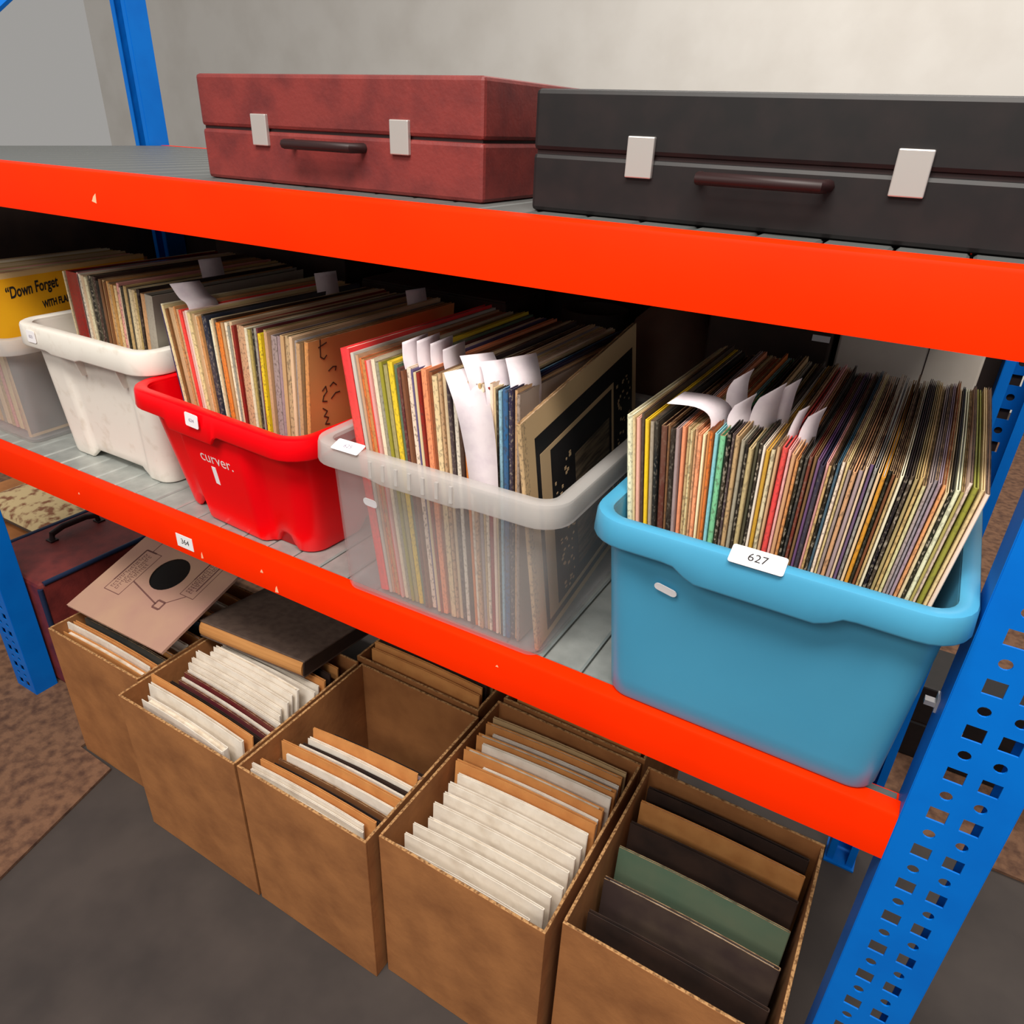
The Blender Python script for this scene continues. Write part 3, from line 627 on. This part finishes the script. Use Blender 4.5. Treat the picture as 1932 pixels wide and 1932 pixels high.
prof = [(.045, 0), (.05, .004), (.062, .06), (.074, .16), (.078, .24), (.066, .30), (.040, .325), (.034, .335), (.040, .352), (.036, .352), (.030, .335), (.030, .20)]
v = MB(); v.loft([[(-.345 + r_*math.cos(2*PI*k/24), .51 + r_*math.sin(2*PI*k/24), z_) for k in range(24)] for r_, z_ in prof], True, True); part(v, 'body', mat('brown_earthenware', (120, 88, 70), .6, noise=(8, (92, 62, 50), .4, .7)), vz, 50)
h_ = MB(); h_.tube([(-.305, .51, .34), (-.285, .51, .335), (-.272, .51, .31), (-.275, .51, .275)], .007, 8); part(h_, 'handle', DARKC, vz, 50)
v2 = thing('jar', 'squat dark brown jar behind the clear crate records', 'pot', (-.49, .52, 0))
prof = [(.06, 0), (.075, .02), (.082, .14), (.075, .24), (.055, .28), (.055, .30), (.05, .30), (.05, .25)]
v = MB(); v.loft([[(-.49 + r_*math.cos(2*PI*k/24), .52 + r_*math.sin(2*PI*k/24), z_) for k in range(24)] for r_, z_ in prof], True, True); part(v, 'body', DARKC, v2, 50)

# cases on the upper shelf
def case(name, label, a, b, m, trim):
    t = thing(name, label, 'case', ((a[0]+b[0])/2, (a[1]+b[1])/2, a[2]))
    mb = MB(); mb.box(a, (b[0], b[1], (a[2]+b[2])/2 - .001)); part(mb, 'base', m, t, bevel=.004)
    mb = MB(); mb.box((a[0], a[1], (a[2]+b[2])/2 + .001), b); part(mb, 'lid', m, t, bevel=.004)
    mb = MB(); mb.box((a[0] + .003, a[1] + .003, (a[2]+b[2])/2 - .0015), (b[0] - .003, b[1] - .003, (a[2]+b[2])/2 + .0015)); part(mb, 'seam', trim, t)
    for fx in (.25, .75):
        x = a[0] + (b[0]-a[0])*fx; mb = MB(); mb.box((x - .012, a[1] - .004, (a[2]+b[2])/2 - .016), (x + .012, a[1] + .001, (a[2]+b[2])/2 + .016)); part(mb, 'latch', CHROME, t, bevel=.001)
    x = (a[0]+b[0])/2; z = (a[2]+b[2])/2 - .012; mb = MB(); mb.tube([(x - .05, a[1], z), (x - .048, a[1] - .018, z), (x + .048, a[1] - .018, z), (x + .05, a[1], z)], .005, 8); part(mb, 'handle', trim, t, 50)
    return t
ZT = ZU + .06
case('record_case', 'flat black case on the upper shelf above the blue crate', (-.36, .05, ZT), (.06, .44, ZT + .10), BLACKP, DARKBROWN)
case('record_case', 'dark maroon case on the upper shelf left of the black case', (-.82, .06, ZT), (-.42, .44, ZT + .11), MAROON, DARKBROWN)

# ------------------------------------------------------------------ floor level: cardboard boxes
FZ = -W0 + .0005
def cbox(label, x0, x1, y0, y1, zt, yaw=0, rug=False):
    z0 = FZ + (.007 if rug else 0); t = thing('cardboard_box', label, 'box', ((x0+x1)/2, (y0+y1)/2, z0), 'open cardboard boxes of records on the floor'); th = .0045
    def pan(a, b):
        mb = MB(); mb.box(a, b); 
        for k in range(1, 2): pass
        mb.m = [1 if i == 1 else 0 for i in range(6)]; return part(mb, 'side_panel', [CARD, CARDE], t, bevel=.0008)
    mb = MB(); mb.box((x0 + th, y0 + th, z0), (x1 - th, y1 - th, z0 + .005)); part(mb, 'base', CARD, t)
    j = random.uniform(-.003, .003)
    pan((x0, y0, z0), (x1, y0 + th, zt)); pan((x0, y1 - th, z0), (x1, y1, zt + j))
    pan((x0, y0 + th, z0), (x0 + th, y1 - th, zt + j*.5)); pan((x1 - th, y0 + th, z0), (x1, y1 - th, zt - j*.4))
    t.rotation_euler.z = yaw
    return t
BZ = -.374
cbox('leftmost open cardboard box on the floor, under the tan record sleeve', -1.386, -1.102, -.036, .277, BZ)
cbox('second open cardboard box from the left, full of white paper sleeves', -1.094, -.793, -.080, .224, BZ)
cbox('third open cardboard box from the left, half empty at the back', -.787, -.516, -.079, .227, BZ)
cbox('cardboard box of brown sleeves right behind the half empty one', -.810, -.525, .238, .544, BZ)
cbox('fourth open cardboard box from the left, full of orange-brown sleeves', -.508, -.228, -.059, .280, BZ)
cbox('cardboard box behind the one full of orange-brown sleeves', -.504, -.226, .292, .597, BZ)
cbox('rightmost cardboard box on the floor below the blue crate', -.216, .065, -.033, .282, BZ)

def brow(items, xc, wd, where, group, ymin, zb=FZ + .0065):
    """sleeves that face the viewer: (y, top z, material/colour, thickness, lean back deg, dx, width factor, twist deg)"""
    for i, (y, zt, m, t, lean, dx, wf, tw) in enumerate(items):
        h0 = zt - zb; yb = max(y - h0*math.tan(rad(lean)), ymin + t/2); lean = math.degrees(math.atan2(y - yb, h0)); y = yb
        h = round(h0/math.cos(rad(lean))*200)/200
        mt = dict(kraft=KRAFT, cream=CREAMP, white=CREAMP, card=CARD, dark=DARKC).get(m)
        nm = dict(kraft='orange-brown', cream='cream', white='white', card='cardboard', dark='dark brown', wine='wine red').get(m, m)
        sleeve('record_sleeve', f'{nm} paper sleeve {where}, {nth(i+1)} from the front', group, xc + dx, y, zb, t, wd*wf, h, rad(lean), PI/2 + rad(tw), 0,
               m if m in PAL else 'tan', mats=mt, top=mt, inner=True, innermat=VINYL if m in ('dark', 'wine', 'black') else None, bow=.003)
# NB: with yaw 90 deg the local thickness axis points to +y, so a positive lean tips the top away from the viewer
G = 'sleeves in the cardboard boxes'
brow([(-0.014, -0.383, 'kraft', 0.011, 3, 0.013, 1, 0), (0.001, -0.380, 'white', 0.003, 3, -0.004, 1, 0), (0.011, -0.377, 'kraft', 0.006, 4, 0.004, 1, 0), (0.030, -0.380, 'charcoal', 0.005, 3, 0.011, 1, 0), (0.051, -0.381, 'kraft', 0.006, 3, 0.000, 1, 0), (0.083, -0.379, 'white', 0.005, 3, 0.000, 1, 0), (0.114, -0.381, 'kraft', 0.006, 3, 0.000, 1, 0),
      (0.146, -0.377, 'teal', 0.006, 3, 0.011, 1, 0), (0.177, -0.375, 'kraft', 0.006, 3, 0.000, 1, 0), (0.209, -0.375, 'white', 0.006, 2, 0.000, 1, 0), (0.240, -0.375, 'kraft', 0.006, 2, 0.000, 1, 0)], -1.245, 0.263, 'in the leftmost cardboard box', G, -0.030)
brow([(-0.062, -0.375, 'white', 0.013, 2, 0.006, 0.8, -2), (-0.039, -0.366, 'white', 0.006, 4, 0.006, 0.92, -2), (-0.025, -0.360, 'kraft', 0.004, 6, 0.004, 1, -2), (-0.002, -0.390, 'dark', 0.004, 4, 0.011, 0.96, -3), (0.009, -0.390, 'wine', 0.004, 4, 0.013, 0.9, -3), (0.017, -0.387, 'cream', 0.003, 4, 0.011, 0.9, -3), (0.026, -0.385, 'wine', 0.004, 4, 0.011, 0.92, -3), (0.036, -0.385, 'cream', 0.004, 5, 0.011, 0.92, -2),
      (0.047, -0.377, 'white', 0.004, 5, 0.000, 0.92, -2), (0.057, -0.372, 'cream', 0.004, 5, -0.004, 0.9, -2), (0.068, -0.366, 'white', 0.006, 6, 0.000, 0.92, -2), (0.080, -0.362, 'white', 0.004, 7, 0.013, 0.8, -1), (0.093, -0.354, 'white', 0.007, 8, 0.013, 0.82, -1), (0.114, -0.370, 'white', 0.005, 8, 0.019, 0.9, 0), (0.129, -0.375, 'cream', 0.004, 7, 0.011, 0.9, 2), (0.146, -0.369, 'kraft', 0.006, 6, 0.006, 0.96, 0), (0.167, -0.375, 'dark', 0.005, 4, 0.000, 0.95, 0), (0.188, -0.375, 'kraft', 0.005, 3, 0.000, 0.95, 0)],
     -.944, .275, 'in the second cardboard box', G, -0.074)
brow([(-0.065, -0.398, 'white', 0.003, 2, -0.011, 0.94, 1), (-0.057, -0.391, 'cream', 0.003, 3, -0.008, 0.94, 1), (-0.050, -0.387, 'white', 0.003, 3, -0.013, 0.94, 1), (-0.039, -0.383, 'kraft', 0.004, 4, 0.000, 0.96, 1), (-0.020, -0.408, 'dark', 0.005, 4, 0.004, 0.95, 1), (-0.008, -0.410, 'brown', 0.004, 4, 0.004, 0.95, 1), (0.003, -0.398, 'cream', 0.003, 5, 0.011, 0.92, 2), (0.015, -0.391, 'kraft', 0.005, 5, 0.000, 1, 2),
      (0.030, -0.402, 'white', 0.003, 6, 0.011, 0.9, 2), (0.041, -0.406, 'dark', 0.003, 6, 0.013, 0.92, 3), (0.051, -0.398, 'white', 0.006, 6, 0.013, 0.9, 2), (0.066, -0.383, 'kraft', 0.003, 7, 0.011, 0.86, 4), (0.087, -0.425, 'dark', 0.004, 10, 0.021, 0.9, 3), (0.095, -0.429, 'mauve', 0.003, 11, 0.021, 0.9, 3), (0.106, -0.432, 'dark', 0.003, 12, 0.021, 0.9, 3)], -0.652, 0.252, 'in the third cardboard box', G, -0.073)
brow([(0.263, -0.362, 'kraft', 0.005, 2, 0.004, 0.96, 0), (0.278, -0.358, 'kraft', 0.005, 3, 0.000, 0.96, 0), (0.295, -0.362, 'dark', 0.006, 3, 0.000, 0.96, 0), (0.319, -0.360, 'tan', 0.006, 3, 0.000, 0.96, 0), (0.345, -0.362, 'kraft', 0.006, 3, 0.000, 0.96, 0), (0.377, -0.356, 'white', 0.006, 2, 0.032, 0.8, 0), (0.418, -0.362, 'kraft', 0.006, 2, 0.000, 0.96, 0), (0.461, -0.362, 'dark', 0.006, 2, 0.000, 0.96, 0), (0.503, -0.364, 'kraft', 0.006, 2, 0.000, 0.96, 0)], -0.668, 0.263, 'in the box behind the half empty one', G, 0.244)
brow([(-0.044, -0.393, 'white', 0.004, 2, -0.011, 0.92, 1), (-0.023, -0.390, 'cream', 0.004, 2, 0.000, 0.92, 1), (-0.002, -0.390, 'white', 0.004, 2, 0.000, 0.92, 1), (0.019, -0.387, 'white', 0.005, 3, 0.011, 0.9, 1), (0.046, -0.387, 'white', 0.005, 3, 0.004, 0.92, 1), (0.067, -0.385, 'cream', 0.005, 3, 0.006, 0.9, 1), (0.088, -0.383, 'white', 0.006, 4, 0.004, 0.92, 1), (0.109, -0.379, 'white', 0.005, 4, 0.006, 0.9, 2), (0.129, -0.372, 'kraft', 0.006, 5, 0.000, 0.98, 2), (0.141, -0.379, 'white', 0.004, 5, 0.021, 0.8, 2), (0.154, -0.370, 'kraft', 0.008, 5, 0.000, 0.98, 2),
      (0.175, -0.366, 'white', 0.005, 5, 0.013, 0.9, 3), (0.190, -0.366, 'kraft', 0.008, 5, 0.004, 0.98, 3), (0.211, -0.375, 'cream', 0.004, 4, 0.011, 0.9, 3), (0.225, -0.369, 'kraft', 0.006, 4, 0.000, 0.98, 3), (0.245, -0.375, 'tan', 0.005, 3, 0.000, 0.98, 2)], -0.367, 0.257, 'in the fourth cardboard box', G, -0.053)
brow([(0.319, -0.366, 'kraft', 0.006, 2, 0.000, 0.96, 0), (0.340, -0.366, 'tan', 0.006, 2, 0.000, 0.96, 0), (0.366, -0.368, 'kraft', 0.006, 2, 0.000, 0.96, 0), (0.397, -0.368, 'dark', 0.006, 2, 0.000, 0.96, 0), (0.440, -0.368, 'kraft', 0.006, 2, 0.000, 0.96, 0)], -0.364, 0.257, 'in the box behind the fourth one', G, 0.298)
brow([(0.030, -0.417, 'dark', 0.006, 2, 0.000, 0.96, 0), (0.083, -0.406, 'charcoal', 0.006, 2, 0.000, 0.96, 0), (0.135, -0.396, 'green', 0.004, 2, 0.000, 0.96, 0), (0.177, -0.390, 'dark', 0.006, 2, 0.000, 0.96, 0), (0.219, -0.385, 'kraft', 0.005, 2, 0.000, 0.96, 0), (0.251, -0.385, 'dark', 0.006, 1, 0.000, 0.96, 0)], -0.076, 0.263, 'in the rightmost cardboard box', G, -0.027)

# tan sleeve with a round centre hole lying on the leftmost box
SD = .30; SC = Vector((-1.232, .152, -.293)); RX = .325
ts = thing('record_sleeve', 'tan card record sleeve with printed lines and round centre hole lying on the leftmost box', 'record', SC)
ts.rotation_euler = (RX, rad(-1.5), 0)
def lp(x, y, z): return SC + Vector((x, y, z))
def ring_plate(r, half, z0, z1, n=32):
    m = MB(); outer = []
    for k in range(n):
        q, t_ = divmod(k, n//4); t_ = t_/(n/4)*2 - 1
        p = [(t_, -1), (1, t_), (-t_, 1), (-1, -t_)][q]; outer.append((p[0]*half, p[1]*half))
    inn = [(r*math.cos(math.atan2(b, a)), r*math.sin(math.atan2(b, a))) for a, b in outer]
    rings = [[lp(a, b, z0) for a, b in inn], [lp(a, b, z0) for a, b in outer], [lp(a, b, z1) for a, b in outer], [lp(a, b, z1) for a, b in inn]]
    m.loft(rings, closed=True); return m
TANS = mat('tan_sleeve_card', (182, 144, 120), .75, noise=(9, (172, 130, 116), .35, .7))
part(ring_plate(.043, SD/2, .0035, .0045), 'front_panel', TANS, ts); part(ring_plate(.043, SD/2, -.001, .0), 'back_panel', TANS, ts)
m = MB(); m.loft([[lp(.125*math.cos(2*PI*k/40), .125*math.sin(2*PI*k/40), z_) for k in range(40)] for z_ in (.0006, .003)], True, True); part(m, 'disc', VINYL, ts, label='black record showing through the hole')
m = MB(); m.box(lp(SD/2 - .004, -SD/2, 0), lp(SD/2, SD/2, .0035)); part(m, 'spine', TANS, ts)
def line(m, x0, y0, x1, y1, wd): 
    d = Vector((x1-x0, y1-y0, 0)); n_ = d.normalized(); m.obox(lp((x0+x1)/2, (y0+y1)/2, .0046), (n_, Vector((-n_.y, n_.x, 0)), Vector((0,0,1))), (d.length/2, wd*.72, .00015))
m = MB()
def frm(x0, y0, x1, y1, wd):
    for a in ((x0,y0,x1,y0), (x1,y0,x1,y1), (x1,y1,x0,y1), (x0,y1,x0,y0)): line(m, *a, wd)
frm(-.110, -.085, -.062, .030, .0012); line(m, -.110, -.060, -.110, .030, .0026); line(m, -.110, .030, -.078, .030, .0026); line(m, -.092, .030, -.092, .120, .0012)
frm(.066, -.030, .105, .085, .0010); line(m, .066, .01, .066, .085, .0022); line(m, .095, -.012, .095, .06, .0022)
line(m, -.062, -.046, .038, -.070, .0022); line(m, .086, -.030, .054, -.062, .0014)
frm(.036, -.078, .056, -.060, .003)
rnd = random.Random(5)
for cx0, y0, y1 in ((-.099, -.075, .022), (-.086, -.075, .022), (-.074, -.055, .000), (.076, -.02, .07), (.086, -.02, .07)):
    y = y0
    while y < y1:
        L_ = rnd.uniform(.004, .007); a = cx0 + rnd.uniform(-.002, .002)
        line(m, a - .004, y, a + .004, y + rnd.uniform(-.001, .002), .0008); line(m, a - .004, y, a - .003, y + L_*.7, .0008)
        if rnd.random() < .6: line(m, a + .003, y + .001, a + .003, y + L_*.6, .0008)
        y += L_
part(m, 'printed_lines', INKB, ts)

# dark album lying across the second box
AC = Vector((-.968, .240, -.374)); al = thing('record_album', 'thick dark brown record album with tan page edges lying on the second box', 'album', AC)
al.rotation_euler = (rad(-9), 0, rad(4.3))
def ap(x, y, z): return AC + Vector((x, y, z))
m = MB(); m.box(ap(-.130, -.135, .032), ap(.130, .14, .036)); part(m, 'front_cover', BOARD, al, bevel=.001)
m = MB(); m.box(ap(-.130, -.135, .0), ap(.130, .14, .004)); part(m, 'back_cover', BOARD, al, bevel=.001)
m = MB(); n = 8
m.prism([(-.004 + .0, .0038), (.274, .0038), (.274, .0322), (-.004, .0322), (-.008, .026), (-.009, .018), (-.008, .010)], lambda u, v, h: ap(h, -.131 + u, v), -.127, .127)
part(m, 'page_block', TANP, al, 30)
m = MB(); m.box(ap(.126, -.135, .004), ap(.130, .14, .032)); part(m, 'spine', DARKC, al)

# maroon case standing behind the left post
sx0, sx1, sy0, sy1, sz1 = -1.84, -1.592, .056, .50, -.400
su = thing('suitcase', 'maroon carrying case with dark piping standing behind the left blue post', 'case', ((sx0+sx1)/2, (sy0+sy1)/2, FZ + .008))
m = MB(); m.box((sx0, sy0, FZ + .008), (sx1, sy1, sz1)); part(m, 'body', MAROON, su, bevel=.010)
for x in (sx0 + .002, sx1 - .002):
    m = MB(); z_ = sz1 - .002; m.tube([(x, sy0 + .012, z_), (x, sy1 - .012, z_)], .006, 8); m.tube([(x, sy0 + .002, FZ + .02), (x, sy0 + .002, sz1 - .012)], .006, 8); part(m, 'piping', NAVY, su, 50)
hx = (sx0+sx1)/2 - .045; hy = .25
m = MB(); m.tube([(hx, hy - .062, sz1 - .002), (hx, hy - .058, sz1 + .018), (hx, hy - .03, sz1 + .026), (hx, hy + .03, sz1 + .026), (hx, hy + .058, sz1 + .018), (hx, hy + .062, sz1 - .002)], .008, 8); hd = part(m, 'handle', DARKBROWN, su, 50)
for yy in (-.062, .062):
    m = MB(); m.box((hx - .012, hy + yy - .010, sz1 - .001), (hx + .012, hy + yy + .010, sz1 + .004)); part(m, 'handle_mount', DARKBROWN, hd, bevel=.001)

# clutter left of the case: cardboard box and floral cushion
cbx = carton('carton', 'plain cardboard carton on the floor at the far left behind the maroon case', (-2.42, .20, FZ + .008), (-1.86, .56, -.50), CARD)
cu = thing('cushion', 'flat floral cushion lying on the carton behind the maroon case', 'cushion', (-2.07, .38, -.496))
def pillow(cx, cy, cz, a, b, hh, n=20):
    m = MB(); g = {}
    for s_ in (1, -1):
        for i in range(n+1):
            for j in range(n+1):
                u = i/n*2-1; v_ = j/n*2-1; k = max(0, (1-u**4)*(1-v_**4))**.5
                pin = 1 - .06*(u*u*v_*v_)*0
                g[s_, i, j] = len(m.v); m.v.append(Vector((cx + a*u*pin, cy + b*v_*pin, cz + hh + s_*hh*k)))
    for s_ in (1, -1):
        for i in range(n):
            for j in range(n):
                f = [g[s_,i,j], g[s_,i+1,j], g[s_,i+1,j+1], g[s_,i,j+1]]; m.f.append(f if s_ > 0 else f[::-1]); m.m.append(0)
    return m
part(pillow(-2.07, .38, -.496, .17, .15, .035), 'cover', mat('floral_cloth', (196, 172, 128), .9, noise=(34, (128, 82, 58), .5, .62)), cu, 60)
tas = MB(); tas.tube([(-2.24, .232, -.461), (-1.90, .232, -.461)], .004, 6); part(tas, 'piping', mat('dark_piping', (70, 52, 40), .8), cu, 50)
# ------------------------------------------------------------------ things beyond the right end of the shelving
bk = case('record_case', 'black case standing on the floor beyond the right-hand post', (.165, .95, FZ + .0085), (.62, 1.12, -.50), BLACKP, DARKBROWN)
